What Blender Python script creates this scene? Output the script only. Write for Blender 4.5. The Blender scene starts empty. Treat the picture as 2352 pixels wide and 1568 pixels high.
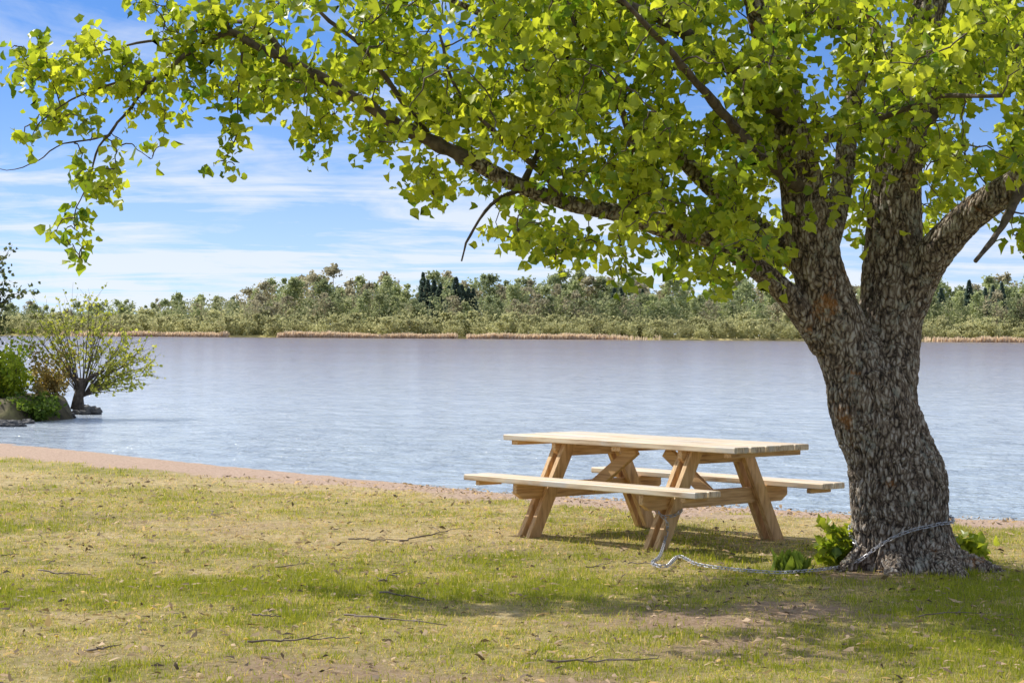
import bpy,bmesh,math,random
import numpy as np
from mathutils import Vector,Matrix
from mathutils.bvhtree import BVHTree
random.seed(7); rng=np.random.default_rng(11)
SC=bpy.context.scene; COL=SC.collection
R=math.radians
# ---------------------------------------------------------------- camera model
ROLL=0.0067
def cam_M(F):
    return np.array(Matrix.Rotation(math.pi/2-16/F,3,'X')@Matrix.Rotation(ROLL,3,'Z'))
def project(F,H,P):
    P=np.atleast_2d(P); v=(P-np.array([0,0,H]))@cam_M(F)
    return np.stack([1176+F*v[:,0]/-v[:,2],784-F*v[:,1]/-v[:,2]],1)
def tpt(p,u,v,z):
    c,s=math.cos(p[4]),math.sin(p[4])
    return [p[2]+c*u-s*v,p[3]+s*u+c*v,z]
OBS=[((1158,1002),'T',-1,-1),((1688,1026),'T',1,-1),((1867,1021),'T',1,1),
     ((1495,1260),'F',1,-1),((1775,1231),'F',1,1),((1215,1229),'F',-1,-1),((1475,1205),'F',-1,1),
     ((1068,1087),'Bo',-1,-1),((1600,1132),'Bo',1,-1),((1656,1126),'Bi',1,-1),((1948,1108),'Bo',1,1),((1357,1078),'Bi',-1,1)]
P0=np.array([4300,1.63,1.13,15.2,-.72,2.0,.37,.77,.70,.68,2.0]); SG=np.array([2000,.3,3,5,1,.15,.03,.06,.06,.08,.15])
def resid(p):
    pts=[]
    for (o,k,a,b) in OBS:
        if k=='T': pts.append(tpt(p,a*p[5]/2,b*p[6],.75))
        elif k=='F': pts.append(tpt(p,a*p[9],b*p[8],0))
        elif k=='Bo': pts.append(tpt(p,a*p[10]/2,b*p[7],.45))
        else: pts.append(tpt(p,a*p[10]/2,b*(p[7]-.27),.45))
    q=project(p[0],p[1],np.array(pts))
    return np.concatenate([((q-np.array([o[0] for o in OBS]))/4).ravel(),(p-P0)/SG,[(p[5]-p[10])/.03]])
p=P0.copy(); lam=1e-2; r=resid(p)
for it in range(150):
    J=np.stack([(resid(p+np.eye(11)[i]*SG[i]*1e-4)-r)/(SG[i]*1e-4) for i in range(11)],1)
    A=J.T@J; d=np.linalg.solve(A+lam*np.diag(np.diag(A)),-J.T@r)
    r2=resid(p+d)
    if (r2@r2)<(r@r): p=p+d; r=r2; lam*=.5
    else: lam*=3
F,H=float(p[0]),float(p[1]); TX,TY,TH,TL,TW,TB,TF,TS,TLB=[float(x) for x in p[2:]]
M=cam_M(F)
def ray(px,py): return M@np.array([(px-1176)/F,-(py-784)/F,-1.])
def ground(px,py,z=0.):
    d=ray(px,py); t=(z-H)/d[2]; return np.array([d[0]*t,d[1]*t,z])
def at(px,py,Y):
    d=ray(px,py); t=Y/d[1]; return np.array([d[0]*t,Y,H+d[2]*t])
cd=bpy.data.cameras.new('camera'); cam=bpy.data.objects.new('camera',cd); COL.objects.link(cam)
cd.sensor_width=36; cd.lens=F/2352*36; cd.clip_end=12000; cd.clip_start=.1
cam.matrix_world=Matrix.Translation((0,0,H))@Matrix([list(x) for x in M]).to_4x4(); SC.camera=cam
# ---------------------------------------------------------------- noise
def _h(ix,iy,iz,s):
    n=(ix*374761393+iy*668265263+iz*2147483647+s*974634777)&0xffffffff
    n=((n^(n>>13))*1274126177)&0xffffffff; n=((n^(n>>16))*2246822519)&0xffffffff
    return ((n^(n>>15))&0xffffff)/0xffffff
def noise3(P,s=0):
    P=np.asarray(P,float); i=np.floor(P).astype(np.int64); f=P-i; f=f*f*(3-2*f)
    x,y,z=i[...,0],i[...,1],i[...,2]; r=0
    for a in (0,1):
        for b in (0,1):
            for c in (0,1):
                w=(f[...,0] if a else 1-f[...,0])*(f[...,1] if b else 1-f[...,1])*(f[...,2] if c else 1-f[...,2])
                r=r+w*_h(x+a,y+b,z+c,s)
    return r
def fbm(P,o=3,s=0):
    P=np.asarray(P,float); r=0;a=.5;t=0
    for k in range(o): r=r+a*noise3(P*2**k+k*17.3,s+k); t+=a; a*=.5
    return r/t
def fbm2(x,y,sc,o=3,s=0): return fbm(np.stack([x*sc,y*sc,np.zeros_like(x)+.5],-1),o,s)
# ---------------------------------------------------------------- mesh helpers
class MB:
    def __init__(s): s.V=[];s.Fc=[];s.n=0
    def add(s,v,f):
        s.V.append(np.asarray(v,float)); s.Fc+= [tuple(i+s.n for i in q) for q in f]; s.n+=len(v)
    def tube(s,pts,rad,seg=8,cap=True):
        pts=np.asarray(pts,float); n=len(pts); rad=np.broadcast_to(np.asarray(rad,float),(n,))
        T=np.gradient(pts,axis=0); T/=np.linalg.norm(T,axis=1)[:,None]+1e-9
        up=np.array([0,0,1.]) if abs(T[0][2])<.9 else np.array([1.,0,0]); N=np.cross(T[0],up); N/=np.linalg.norm(N)
        a=np.arange(seg)*2*math.pi/seg; V=[]
        for i in range(n):
            N=N-T[i]*(N@T[i]); N/=np.linalg.norm(N)+1e-9; B=np.cross(T[i],N)
            V.append(pts[i]+rad[i]*(np.cos(a)[:,None]*N+np.sin(a)[:,None]*B))
        V=np.concatenate(V); fc=[]
        for i in range(n-1):
            for j in range(seg):
                k=(j+1)%seg; fc.append((i*seg+j,i*seg+k,(i+1)*seg+k,(i+1)*seg+j))
        if cap: fc.append(tuple(range(seg))[::-1]); fc.append(tuple((n-1)*seg+j for j in range(seg)))
        s.add(V,fc)
    def bmadd(s,bm):
        bm.verts.index_update(); s.add([v.co[:] for v in bm.verts],[[v.index for v in f.verts] for f in bm.faces]); bm.free()
    def box(s,c,size,rot=None,bev=.004):
        bm=bmesh.new(); bmesh.ops.create_cube(bm,size=1); bmesh.ops.scale(bm,vec=size,verts=bm.verts)
        if bev: bmesh.ops.bevel(bm,geom=bm.edges[:],offset=bev,segments=1,affect='EDGES')
        if rot is not None: bmesh.ops.rotate(bm,matrix=rot,verts=bm.verts)
        bmesh.ops.translate(bm,vec=Vector(c),verts=bm.verts); s.bmadd(bm)
    def bar(s,a,b,w,h,side=Vector((0,1,0)),bev=.004):
        a=Vector(a);b=Vector(b);d=(b-a);L=d.length;x=d.normalized();y=(side-x*side.dot(x)).normalized();z=x.cross(y)
        rot=Matrix((x,y,z)).transposed(); s.box((a+b)/2,(L,w,h),rot,bev)
    def build(s,name,mat,parent=None,origin=None,smooth=False):
        V=np.concatenate(s.V) if s.V else np.zeros((0,3))
        o=np.array(origin) if origin is not None else (np.array(parent.location) if parent is not None and not parent.get('_local') else np.zeros(3))
        me=bpy.data.meshes.new(name); me.from_pydata((V-o).tolist(),[],s.Fc); me.update()
        return link(name,me,mat,parent,None if parent is not None else o,smooth)
def link(name,me,mat,parent=None,loc=None,smooth=False):
    if mat: me.materials.append(mat)
    if smooth: me.polygons.foreach_set('use_smooth',[True]*len(me.polygons))
    o=bpy.data.objects.new(name,me); COL.objects.link(o)
    if parent is not None: o.parent=parent
    if loc is not None: o.location=loc
    return o
def tag(o,label=None,cat=None,group=None,kind=None):
    if label:o['label']=label
    if cat:o['category']=cat
    if group:o['group']=group
    if kind:o['kind']=kind
    return o
def empty(name,loc,label,cat,group=None,local=False,rz=0):
    o=bpy.data.objects.new(name,None); COL.objects.link(o); o.location=[float(x) for x in loc]; o.rotation_euler=(0,0,rz); o.empty_display_size=.2
    if local:o['_local']=1
    return tag(o,label,cat,group)
def npmesh(name,V,faces_n,idx,col=None):
    me=bpy.data.meshes.new(name); me.vertices.add(len(V)); me.vertices.foreach_set('co',V.astype(np.float32).ravel())
    me.loops.add(len(idx)); me.loops.foreach_set('vertex_index',idx.astype(np.int32).ravel())
    st=np.concatenate([[0],np.cumsum(faces_n)[:-1]]).astype(np.int32)
    me.polygons.add(len(faces_n)); me.polygons.foreach_set('loop_start',st)
    me.polygons.foreach_set('loop_total',np.asarray(faces_n,np.int32))
    me.update(calc_edges=True); me.validate()
    if col is not None:
        a=me.attributes.new('col','FLOAT_COLOR','POINT'); c=np.ones((len(V),4),np.float32); c[:,:3]=col; a.data.foreach_set('color',c.ravel())
    return me
def unit(v): return v/(np.linalg.norm(v,axis=-1,keepdims=True)+1e-9)
LEAF=np.array([(0,0,0),(0,.5,-.07),(0,1,-.22),(-.36,.02,.08),(-.5,.45,.16),(-.2,.72,.0),(.36,.02,.08),(.5,.45,.16),(.2,.72,0)])
LFQ=np.array([(0,1,4,3),(1,2,5,4),(0,6,7,1),(1,7,8,2)])
NARROW=np.array([(-.1,0,0),(.1,0,0),(.17,.5,.05),(-.17,.5,.05),(0,1,-.05)])
def leaf_mesh(name,C,size,axis,nrm,col,shape='broad',origin=(0,0,0),jit=.07):
    n=len(C); axis=unit(axis); nrm=unit(nrm-axis*np.sum(nrm*axis,1,keepdims=True)); sd=np.cross(axis,nrm)
    L=LEAF if shape=='broad' else NARROW
    k=len(L); loc=np.broadcast_to(L,(n,k,3)).copy()
    loc+=rng.normal(0,jit,loc.shape)
    V=C[:,None]+size[:,None,None]*(loc[...,0:1]*sd[:,None]+loc[...,1:2]*axis[:,None]+loc[...,2:3]*nrm[:,None])
    base=(np.arange(n)*k)[:,None]
    if shape=='broad':
        idx=(base[:,:,None]+LFQ[None]).reshape(-1); fn=np.full(n*4,4)
    else:
        idx=np.concatenate([base+np.array([[0,1,2,3]]),base+np.array([[3,2,4]])],1).ravel(); fn=np.tile([4,3],n)
    cc=np.repeat(col,k,axis=0)
    return npmesh(name,V.reshape(-1,3)-np.array(origin),fn,idx,cc)
# ---------------------------------------------------------------- materials
def newmat(name):
    m=bpy.data.materials.new(name); m.use_nodes=True; nt=m.node_tree; b=nt.nodes['Principled BSDF']; return m,nt,b
def N(nt,t,**k):
    n=nt.nodes.new(t)
    for a,v in k.items():
        if a.startswith('i_'):
            key=a[2:]; key=int(key) if key.isdigit() else key; n.inputs[key].default_value=v
        else: setattr(n,a,v)
    return n
def ramp(nt,src,stops):
    r=nt.nodes.new('ShaderNodeValToRGB'); e=r.color_ramp.elements
    while len(e)<len(stops): e.new(.5)
    for i,(p_,c) in enumerate(stops): e[i].position=p_; e[i].color=(*c,1)
    nt.links.new(src,r.inputs[0]); return r.outputs[0]
def foliage_mat(name,trans=.45,boost=1.2,rough=.5,spec=.25,rand=0,blue=.6):
    m,nt,b=newmat(name); a=N(nt,'ShaderNodeAttribute',attribute_name='col')
    c=a.outputs['Color']
    if rand:
        oi=N(nt,'ShaderNodeObjectInfo'); hs=N(nt,'ShaderNodeHueSaturation'); nt.links.new(c,hs.inputs['Color'])
        mr=N(nt,'ShaderNodeMapRange'); mr.inputs[3].default_value=1-rand; mr.inputs[4].default_value=1+rand; nt.links.new(oi.outputs['Random'],mr.inputs[0]); nt.links.new(mr.outputs[0],hs.inputs['Value']); c=hs.outputs[0]
    nt.links.new(c,b.inputs['Base Color']); b.inputs['Roughness'].default_value=rough; b.inputs['Specular IOR Level'].default_value=spec
    if trans:
        t=N(nt,'ShaderNodeBsdfTranslucent'); mu=N(nt,'ShaderNodeVectorMath',operation='MULTIPLY'); mu.inputs[1].default_value=(boost*1.05,boost,boost*blue)
        nt.links.new(c,mu.inputs[0]); nt.links.new(mu.outputs[0],t.inputs['Color'])
        mx=N(nt,'ShaderNodeMixShader'); mx.inputs[0].default_value=trans
        nt.links.new(b.outputs[0],mx.inputs[1]); nt.links.new(t.outputs[0],mx.inputs[2]); nt.links.new(mx.outputs[0],nt.nodes['Material Output'].inputs[0])
    return m
def noise_mat(name,stops,scale=(1,1,1),nscale=5,detail=6,rough=.8,bump=.3,bdist=.02,coord='Object',blotch=None):
    m,nt,b=newmat(name); tc=N(nt,'ShaderNodeTexCoord'); mp=N(nt,'ShaderNodeMapping'); mp.inputs['Scale'].default_value=scale
    nt.links.new(tc.outputs[coord],mp.inputs[0]); n=N(nt,'ShaderNodeTexNoise',i_Scale=nscale,i_Detail=detail); nt.links.new(mp.outputs[0],n.inputs['Vector'])
    c=ramp(nt,n.outputs[0],stops)
    if blotch:
        n2=N(nt,'ShaderNodeTexNoise',i_Scale=3.5,i_Detail=6,i_Roughness=.65); mp2=N(nt,'ShaderNodeMapping'); mp2.inputs['Scale'].default_value=(.6,2.5,1); nt.links.new(tc.outputs[coord],mp2.inputs[0]); nt.links.new(mp2.outputs[0],n2.inputs['Vector'])
        x=N(nt,'ShaderNodeMix',data_type='RGBA'); x.inputs[7].default_value=(*blotch,1); nt.links.new(ramp(nt,n2.outputs[0],[(.48,(0,0,0)),(.60,(.8,.8,.8))]),x.inputs[0]); nt.links.new(c,x.inputs[6]); c=x.outputs[2]
    nt.links.new(c,b.inputs['Base Color']); b.inputs['Roughness'].default_value=rough
    bp=N(nt,'ShaderNodeBump',i_Strength=bump,i_Distance=bdist); nt.links.new(n.outputs[0],bp.inputs['Height']); nt.links.new(bp.outputs[0],b.inputs['Normal'])
    return m
M_leaf=foliage_mat('linden_leaf',.54,1.55,.38,.45); M_grass=foliage_mat('grass_blade',.4,1.25,.6,.2)
M_far=foliage_mat('far_foliage',.45,1.15,.8,.05,rand=.16,blue=.95); M_shrub=foliage_mat('shrub_leaf',.5,1.4); M_reed=foliage_mat('dry_reed',.5,1.0,.8,.05,blue=.95)
woodstops=[(.25,(.32,.16,.06)),(.42,(.58,.34,.14)),(.6,(.74,.48,.22)),(.8,(.80,.57,.31))]
palestops=[(.32,(.28,.18,.11)),(.43,(.62,.45,.29)),(.55,(.82,.66,.47)),(.75,(.88,.77,.61))]
M_woodtop=noise_mat('weathered_pine',palestops,(.8,34,8),2.2,9,.6,.5,.006,blotch=(.62,.58,.53))
M_woodx=noise_mat('pine_along',woodstops,(1.2,25,20),3,8,.6,.25,.004)
M_woody=noise_mat('pine_across',woodstops,(25,1.5,20),3,8,.6,.25,.004)
M_woodz=noise_mat('pine_leg',woodstops,(25,10,2),3,8,.6,.25,.004)
M_twig=noise_mat('twig_bark',[(.3,(.045,.032,.022)),(.7,(.15,.115,.085))],(1,1,1),20,4,.85)
M_stick=noise_mat('dry_stick',[(.3,(.10,.07,.05)),(.7,(.30,.24,.19))],(1,1,1),15,4,.85)
M_rock=noise_mat('rock',[(.3,(.03,.03,.033)),(.7,(.13,.125,.12))],(1,1,1),6,9,.7,.8,.06)
m,nt,b=newmat('galvanised_steel'); b.inputs['Metallic'].default_value=.6; b.inputs['Roughness'].default_value=.45
n=N(nt,'ShaderNodeTexNoise',i_Scale=60); nt.links.new(ramp(nt,n.outputs[0],[(.3,(.30,.29,.29)),(.6,(.60,.60,.63))]),b.inputs['Base Color']); M_steel=m
# bark
m,nt,b=newmat('linden_bark'); tc=N(nt,'ShaderNodeTexCoord')
nw=N(nt,'ShaderNodeTexNoise',i_Scale=7,i_Detail=5); nt.links.new(tc.outputs['Object'],nw.inputs['Vector'])
vs=N(nt,'ShaderNodeVectorMath',operation='MULTIPLY_ADD'); vs.inputs[1].default_value=(.11,.11,.2); nt.links.new(nw.outputs['Color'],vs.inputs[0]); nt.links.new(tc.outputs['Object'],vs.inputs[2])
mp=N(nt,'ShaderNodeMapping'); mp.inputs['Scale'].default_value=(1,1,.33); nt.links.new(vs.outputs[0],mp.inputs[0])
vo=N(nt,'ShaderNodeTexVoronoi',feature='DISTANCE_TO_EDGE',i_Scale=36); nt.links.new(mp.outputs[0],vo.inputs['Vector'])
vr=N(nt,'ShaderNodeMapRange'); vr.inputs[1].default_value=0; vr.inputs[2].default_value=.28; nt.links.new(vo.outputs[0],vr.inputs[0])
n1=N(nt,'ShaderNodeTexNoise',i_Scale=55,i_Detail=9,i_Roughness=.75); nt.links.new(mp.outputs[0],n1.inputs['Vector'])
at_=N(nt,'ShaderNodeAttribute',attribute_name='ridge')
def mathn(op,a,b_,c_=None):
    x=N(nt,'ShaderNodeMath',operation=op)
    for i,v in enumerate((a,b_,c_)):
        if v is None: continue
        if isinstance(v,(int,float)): x.inputs[i].default_value=v
        else: nt.links.new(v,x.inputs[i])
    return x.outputs[0]
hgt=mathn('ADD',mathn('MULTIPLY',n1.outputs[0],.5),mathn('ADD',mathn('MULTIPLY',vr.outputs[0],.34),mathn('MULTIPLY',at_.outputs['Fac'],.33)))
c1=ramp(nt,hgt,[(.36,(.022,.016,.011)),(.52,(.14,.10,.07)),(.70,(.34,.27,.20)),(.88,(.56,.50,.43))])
n2=N(nt,'ShaderNodeTexNoise',i_Scale=3.2,i_Detail=8,i_Roughness=.7); nt.links.new(tc.outputs['Object'],n2.inputs['Vector'])
mx=N(nt,'ShaderNodeMix',data_type='RGBA'); mx.inputs[7].default_value=(.52,.21,.04,1)
g=ramp(nt,n2.outputs[0],[(.60,(0,0,0)),(.67,(.55,.55,.55))]); nt.links.new(g,mx.inputs[0]); nt.links.new(c1,mx.inputs[6])
n3=N(nt,'ShaderNodeTexNoise',i_Scale=9,i_Detail=9,i_Roughness=.75); nt.links.new(tc.outputs['Object'],n3.inputs['Vector'])
mx2=N(nt,'ShaderNodeMix',data_type='RGBA'); mx2.inputs[7].default_value=(.50,.50,.42,1); g2=ramp(nt,n3.outputs[0],[(.55,(0,0,0)),(.61,(.55,.55,.55))])
nt.links.new(g2,mx2.inputs[0]); nt.links.new(mx.outputs[2],mx2.inputs[6]); nt.links.new(mx2.outputs[2],b.inputs['Base Color']); b.inputs['Roughness'].default_value=.9
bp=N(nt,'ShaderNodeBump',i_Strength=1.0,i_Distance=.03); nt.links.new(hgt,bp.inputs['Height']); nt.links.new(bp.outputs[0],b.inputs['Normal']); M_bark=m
# ---------------------------------------------------------------- shoreline
WZ=-.12
wl=np.array([ground(x,y,WZ) for x,y in [(-400,985),(0,1016),(150,1030),(300,1048),(600,1079),(900,1106),(1150,1133),(1500,1155),(1950,1180),(2352,1194),(2900,1205)]])
ge=np.array([ground(x,y,0) for x,y in [(-400,1020),(0,1050),(150,1060),(300,1075),(600,1101),(900,1122),(1150,1147),(1500,1170),(1950,1198),(2352,1208),(2900,1215)]])
def Ys(X): return np.interp(X,wl[:,0],wl[:,1])
def Ye(X): return np.interp(X,ge[:,0],ge[:,1])
FAR=752.
def height(X,Y):
    ys,ye=Ys(X),Ye(X); t=(Y-ye)/(ys-ye)
    z=np.where(t<0,0,np.where(t<1,WZ*t,WZ-(Y-ys)*.10)); z=np.maximum(z,-1.8)
    z=z+(fbm2(X,Y,.8,3,3)-.5)*.07*np.clip(1-t*.5,0,1)*(Y<60)+(fbm2(X,Y,5,2,8)-.5)*.02*(Y<60)
    z=np.where(Y>FAR-3,-1.8+np.clip((Y-FAR+3)/6,0,1)*2.4,z)
    return z
def gmaps(X,Y):
    q=project(F,H,np.stack([X,Y,np.zeros_like(X)],-1).reshape(-1,3)).reshape(X.shape+(2,)); x,y=q[...,0],q[...,1]
    soil=np.zeros_like(X)
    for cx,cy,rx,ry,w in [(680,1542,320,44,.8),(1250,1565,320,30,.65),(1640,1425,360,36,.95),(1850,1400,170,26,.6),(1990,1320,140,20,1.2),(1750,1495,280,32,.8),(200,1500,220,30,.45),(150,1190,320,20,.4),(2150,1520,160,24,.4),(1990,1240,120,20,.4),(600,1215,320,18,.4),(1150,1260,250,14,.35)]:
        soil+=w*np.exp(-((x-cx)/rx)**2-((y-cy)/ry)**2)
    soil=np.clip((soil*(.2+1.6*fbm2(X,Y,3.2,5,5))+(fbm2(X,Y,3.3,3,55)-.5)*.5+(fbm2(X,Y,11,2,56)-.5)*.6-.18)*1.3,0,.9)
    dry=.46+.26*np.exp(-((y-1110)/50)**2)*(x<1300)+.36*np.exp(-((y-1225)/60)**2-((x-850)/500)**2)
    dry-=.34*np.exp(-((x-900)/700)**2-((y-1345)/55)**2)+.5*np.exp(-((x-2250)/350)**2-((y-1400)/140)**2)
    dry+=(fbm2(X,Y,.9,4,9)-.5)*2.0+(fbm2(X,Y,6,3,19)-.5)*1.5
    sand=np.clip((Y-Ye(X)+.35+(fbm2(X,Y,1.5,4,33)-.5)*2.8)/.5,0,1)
    return np.clip(soil,0,1),np.clip(dry,0,1),sand
xs=np.concatenate([-np.geomspace(2500,15,24),np.arange(-14.5,14.5,.075),np.geomspace(15,2500,24)])
ys_=np.concatenate([[-40,-15,0,3,5],np.arange(6,34,.07),np.arange(34.5,60,1.2),np.geomspace(62,740,22),np.arange(745,768,2.),[800,1000,1500,2500,5000]])
GX,GY=np.meshgrid(xs,ys_); GZ=height(GX,GY)
idx=np.arange(GX.size).reshape(GX.shape)
q=np.stack([idx[:-1,:-1],idx[:-1,1:],idx[1:,1:],idx[1:,:-1]],-1).reshape(-1,4)
me=npmesh('ground',np.stack([GX,GY,GZ],-1).reshape(-1,3),np.full(len(q),4),q.ravel())
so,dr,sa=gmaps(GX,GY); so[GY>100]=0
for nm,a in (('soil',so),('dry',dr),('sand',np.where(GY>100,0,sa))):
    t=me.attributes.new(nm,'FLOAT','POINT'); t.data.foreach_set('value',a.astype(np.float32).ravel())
m,nt,b=newmat('lawn_and_beach')
tc=N(nt,'ShaderNodeTexCoord'); nz=N(nt,'ShaderNodeTexNoise',i_Scale=14,i_Detail=10,i_Roughness=.7); nt.links.new(tc.outputs['Object'],nz.inputs['Vector'])
nf=N(nt,'ShaderNodeTexNoise',i_Scale=30,i_Detail=8,i_Roughness=.8); nt.links.new(tc.outputs['Object'],nf.inputs['Vector'])
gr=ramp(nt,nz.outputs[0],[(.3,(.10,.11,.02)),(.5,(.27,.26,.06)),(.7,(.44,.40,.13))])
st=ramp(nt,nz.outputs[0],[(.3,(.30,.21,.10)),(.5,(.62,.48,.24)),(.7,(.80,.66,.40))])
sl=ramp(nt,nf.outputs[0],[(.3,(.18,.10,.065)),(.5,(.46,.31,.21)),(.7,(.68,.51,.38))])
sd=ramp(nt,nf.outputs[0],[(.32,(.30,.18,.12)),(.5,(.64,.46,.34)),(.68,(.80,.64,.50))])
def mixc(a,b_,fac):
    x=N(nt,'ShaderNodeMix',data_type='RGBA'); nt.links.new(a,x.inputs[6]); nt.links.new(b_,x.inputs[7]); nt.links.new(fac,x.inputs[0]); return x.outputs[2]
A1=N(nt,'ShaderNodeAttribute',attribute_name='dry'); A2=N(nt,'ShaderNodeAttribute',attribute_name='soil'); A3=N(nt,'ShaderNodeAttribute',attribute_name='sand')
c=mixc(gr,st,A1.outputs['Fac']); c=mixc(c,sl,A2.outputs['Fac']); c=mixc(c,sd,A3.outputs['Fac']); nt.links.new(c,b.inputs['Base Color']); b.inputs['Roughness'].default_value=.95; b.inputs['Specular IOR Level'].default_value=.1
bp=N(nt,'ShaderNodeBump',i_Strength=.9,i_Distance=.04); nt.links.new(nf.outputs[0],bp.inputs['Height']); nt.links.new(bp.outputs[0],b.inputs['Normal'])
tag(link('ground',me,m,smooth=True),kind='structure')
# water
m,nt,b=newmat('lake_water'); tc=N(nt,'ShaderNodeTexCoord')
sp=N(nt,'ShaderNodeSeparateXYZ'); nt.links.new(tc.outputs['Object'],sp.inputs[0])
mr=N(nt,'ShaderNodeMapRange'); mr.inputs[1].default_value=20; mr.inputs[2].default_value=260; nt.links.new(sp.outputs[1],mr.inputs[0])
wc=ramp(nt,mr.outputs[0],[(0,(.50,.59,.68)),(.10,(.62,.68,.75)),(.25,(.54,.54,.58)),(.5,(.42,.36,.36)),(1,(.35,.26,.24))])  # pale sky sheen painted into the base colour of the nearer water
b.inputs['IOR'].default_value=1.33; b.inputs['Roughness'].default_value=.1
def wn(sc,scale,det,loc=0):
    mp=N(nt,'ShaderNodeMapping'); mp.inputs['Scale'].default_value=scale; mp.inputs['Rotation'].default_value=(0,0,.12); mp.inputs['Location'].default_value=(loc,loc,0); nt.links.new(tc.outputs['Object'],mp.inputs[0])
    w_=N(nt,'ShaderNodeTexNoise',i_Scale=sc,i_Detail=det,i_Roughness=.62); nt.links.new(mp.outputs[0],w_.inputs['Vector']); return w_.outputs[0]
w1=wn(3.8,(.9,1.2,1),4); w2=wn(1.5,(.9,1,1),4,3); w3=wn(.3,(.9,1,1),6,7); w4=wn(.035,(.35,1,1),6,11)
ms=N(nt,'ShaderNodeMapRange'); ms.inputs[1].default_value=.38; ms.inputs[2].default_value=.62; ms.inputs[3].default_value=.35; ms.inputs[4].default_value=1.0; nt.links.new(w4,ms.inputs[0])
b1=N(nt,'ShaderNodeBump',i_Distance=.15); nt.links.new(ms.outputs[0],b1.inputs['Strength']); nt.links.new(w1,b1.inputs['Height'])
b2=N(nt,'ShaderNodeBump',i_Distance=.28,i_Strength=.9); nt.links.new(w2,b2.inputs['Height']); nt.links.new(b1.outputs[0],b2.inputs['Normal'])
b3=N(nt,'ShaderNodeBump',i_Distance=.4,i_Strength=.6); nt.links.new(w3,b3.inputs['Height']); nt.links.new(b2.outputs[0],b3.inputs['Normal']); nt.links.new(b3.outputs[0],b.inputs['Normal'])
stw=ramp(nt,wn(2.6,(.5,.5,1),9,21),[(.38,(.74,.76,.80)),(.60,(1.0,1.0,1.0))]); mm=N(nt,'ShaderNodeMix',data_type='RGBA',blend_type='MULTIPLY'); mm.inputs[0].default_value=1; nt.links.new(wc,mm.inputs[6]); nt.links.new(stw,mm.inputs[7]); nt.links.new(mm.outputs[2],b.inputs['Base Color'])  # ripple streaks painted into the colour, standing in for uneven reflection
wx=np.array([-2500,-300,-30,0,30,300,2500.]); wy=np.array([10,20,40,100,300,FAR-1.2])
wb=MB(); V=[(x,y,WZ) for y in wy for x in wx]; fcs=[(j*7+i,j*7+i+1,(j+1)*7+i+1,(j+1)*7+i) for j in range(len(wy)-1) for i in range(6)]
wb.add(V,fcs); tag(wb.build('water',m),kind='structure')
# ---------------------------------------------------------------- grass
TREE=ground(2085,1300)
def scatter(n,y0,y1,mx=.31):
    u=rng.random(n); Y=np.sqrt(y0*y0+u*(y1*y1-y0*y0)); X=(rng.random(n)*2-1)*Y*mx; return X,Y
def grass(n,y0,y1,hmin,hmax,w):
    X,Y=scatter(n,y0,y1); so,dr,sa=gmaps(X,Y)
    cl=fbm2(X,Y,7,3,77)
    keep=(rng.random(n)>so)&(sa<.25+.3*rng.random(n))&(rng.random(n)<.05+1.3*cl)
    keep&=np.hypot(X-TREE[0],Y-TREE[1])>.42
    X,Y,dr,so,cl=X[keep],Y[keep],dr[keep],so[keep],cl[keep]; n=len(X)
    Z=height(X,Y)-.004
    h=(hmin+(hmax-hmin)*rng.random(n)**1.6)*(.3+1.15*cl)*(1-.5*dr)
    a=rng.random(n)*6.283; lean=np.abs(rng.normal(0,.7,n))+dr*.5; la=rng.random(n)*6.283
    flat=(rng.random(n)<dr*.5); lean=np.where(flat,lean+1.8,lean)
    wx=np.cos(a)*w*(.6+.8*rng.random(n)); wy=np.sin(a)*w*(.6+.8*rng.random(n))
    B=np.stack([X,Y,Z],1); W=np.stack([wx,wy,0*wx],1)
    t=np.minimum(lean,1.45); D=np.stack([np.cos(la)*np.sin(t),np.sin(la)*np.sin(t),np.cos(t)],1)
    D1=unit(D+np.array([0,0,.7])); mid=B+D1*(h*.5)[:,None]; tip=mid+D*(h*.6)[:,None]
    V=np.stack([B-W,B+W,mid+W*.7,mid-W*.7,tip],1)
    base=(np.arange(n)*5)[:,None]; idx=np.concatenate([base+np.array([[0,1,2,3]]),base+np.array([[3,2,4]])],1).ravel()
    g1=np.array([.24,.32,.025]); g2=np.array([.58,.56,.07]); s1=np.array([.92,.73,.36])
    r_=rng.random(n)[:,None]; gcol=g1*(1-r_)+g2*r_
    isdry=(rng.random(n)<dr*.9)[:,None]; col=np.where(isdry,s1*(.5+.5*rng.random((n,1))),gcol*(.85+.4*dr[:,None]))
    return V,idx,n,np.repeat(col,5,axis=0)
parts=[grass(225000,8.2,13.5,.018,.058,.0024),grass(185000,13.5,20,.02,.065,.003),grass(110000,20,33,.03,.075,.0045)]
V=np.concatenate([q[0].reshape(-1,3) for q in parts]); off=np.cumsum([0]+[q[2]*5 for q in parts]); idx=np.concatenate([q[1]+off[i] for i,q in enumerate(parts)]); colr=np.concatenate([q[3] for q in parts])
nb=len(V)//5; me=npmesh('lawn_grass',V,np.tile([4,3],nb),idx,colr)
tag(link('lawn_grass',me,M_grass),'short sunlit lawn grass, green mixed with dry straw blades','grass',kind='stuff')
n=18000; X,Y=scatter(n,8.3,22); Z=height(X,Y)+.012+.012*rng.random(n); C=np.stack([X,Y,Z],1)
ax=unit(np.stack([rng.normal(size=n),rng.normal(size=n),rng.normal(size=n)*.2],1)); nr=np.stack([rng.normal(size=n)*.4,rng.normal(size=n)*.4,np.ones(n)],1)
me=leaf_mesh('dead_leaf_litter',C,.012+.055*rng.random(n)**2.2,ax,nr,np.array([.58,.43,.29])*(.10+1.2*rng.random((n,1))),'narrow')
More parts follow.
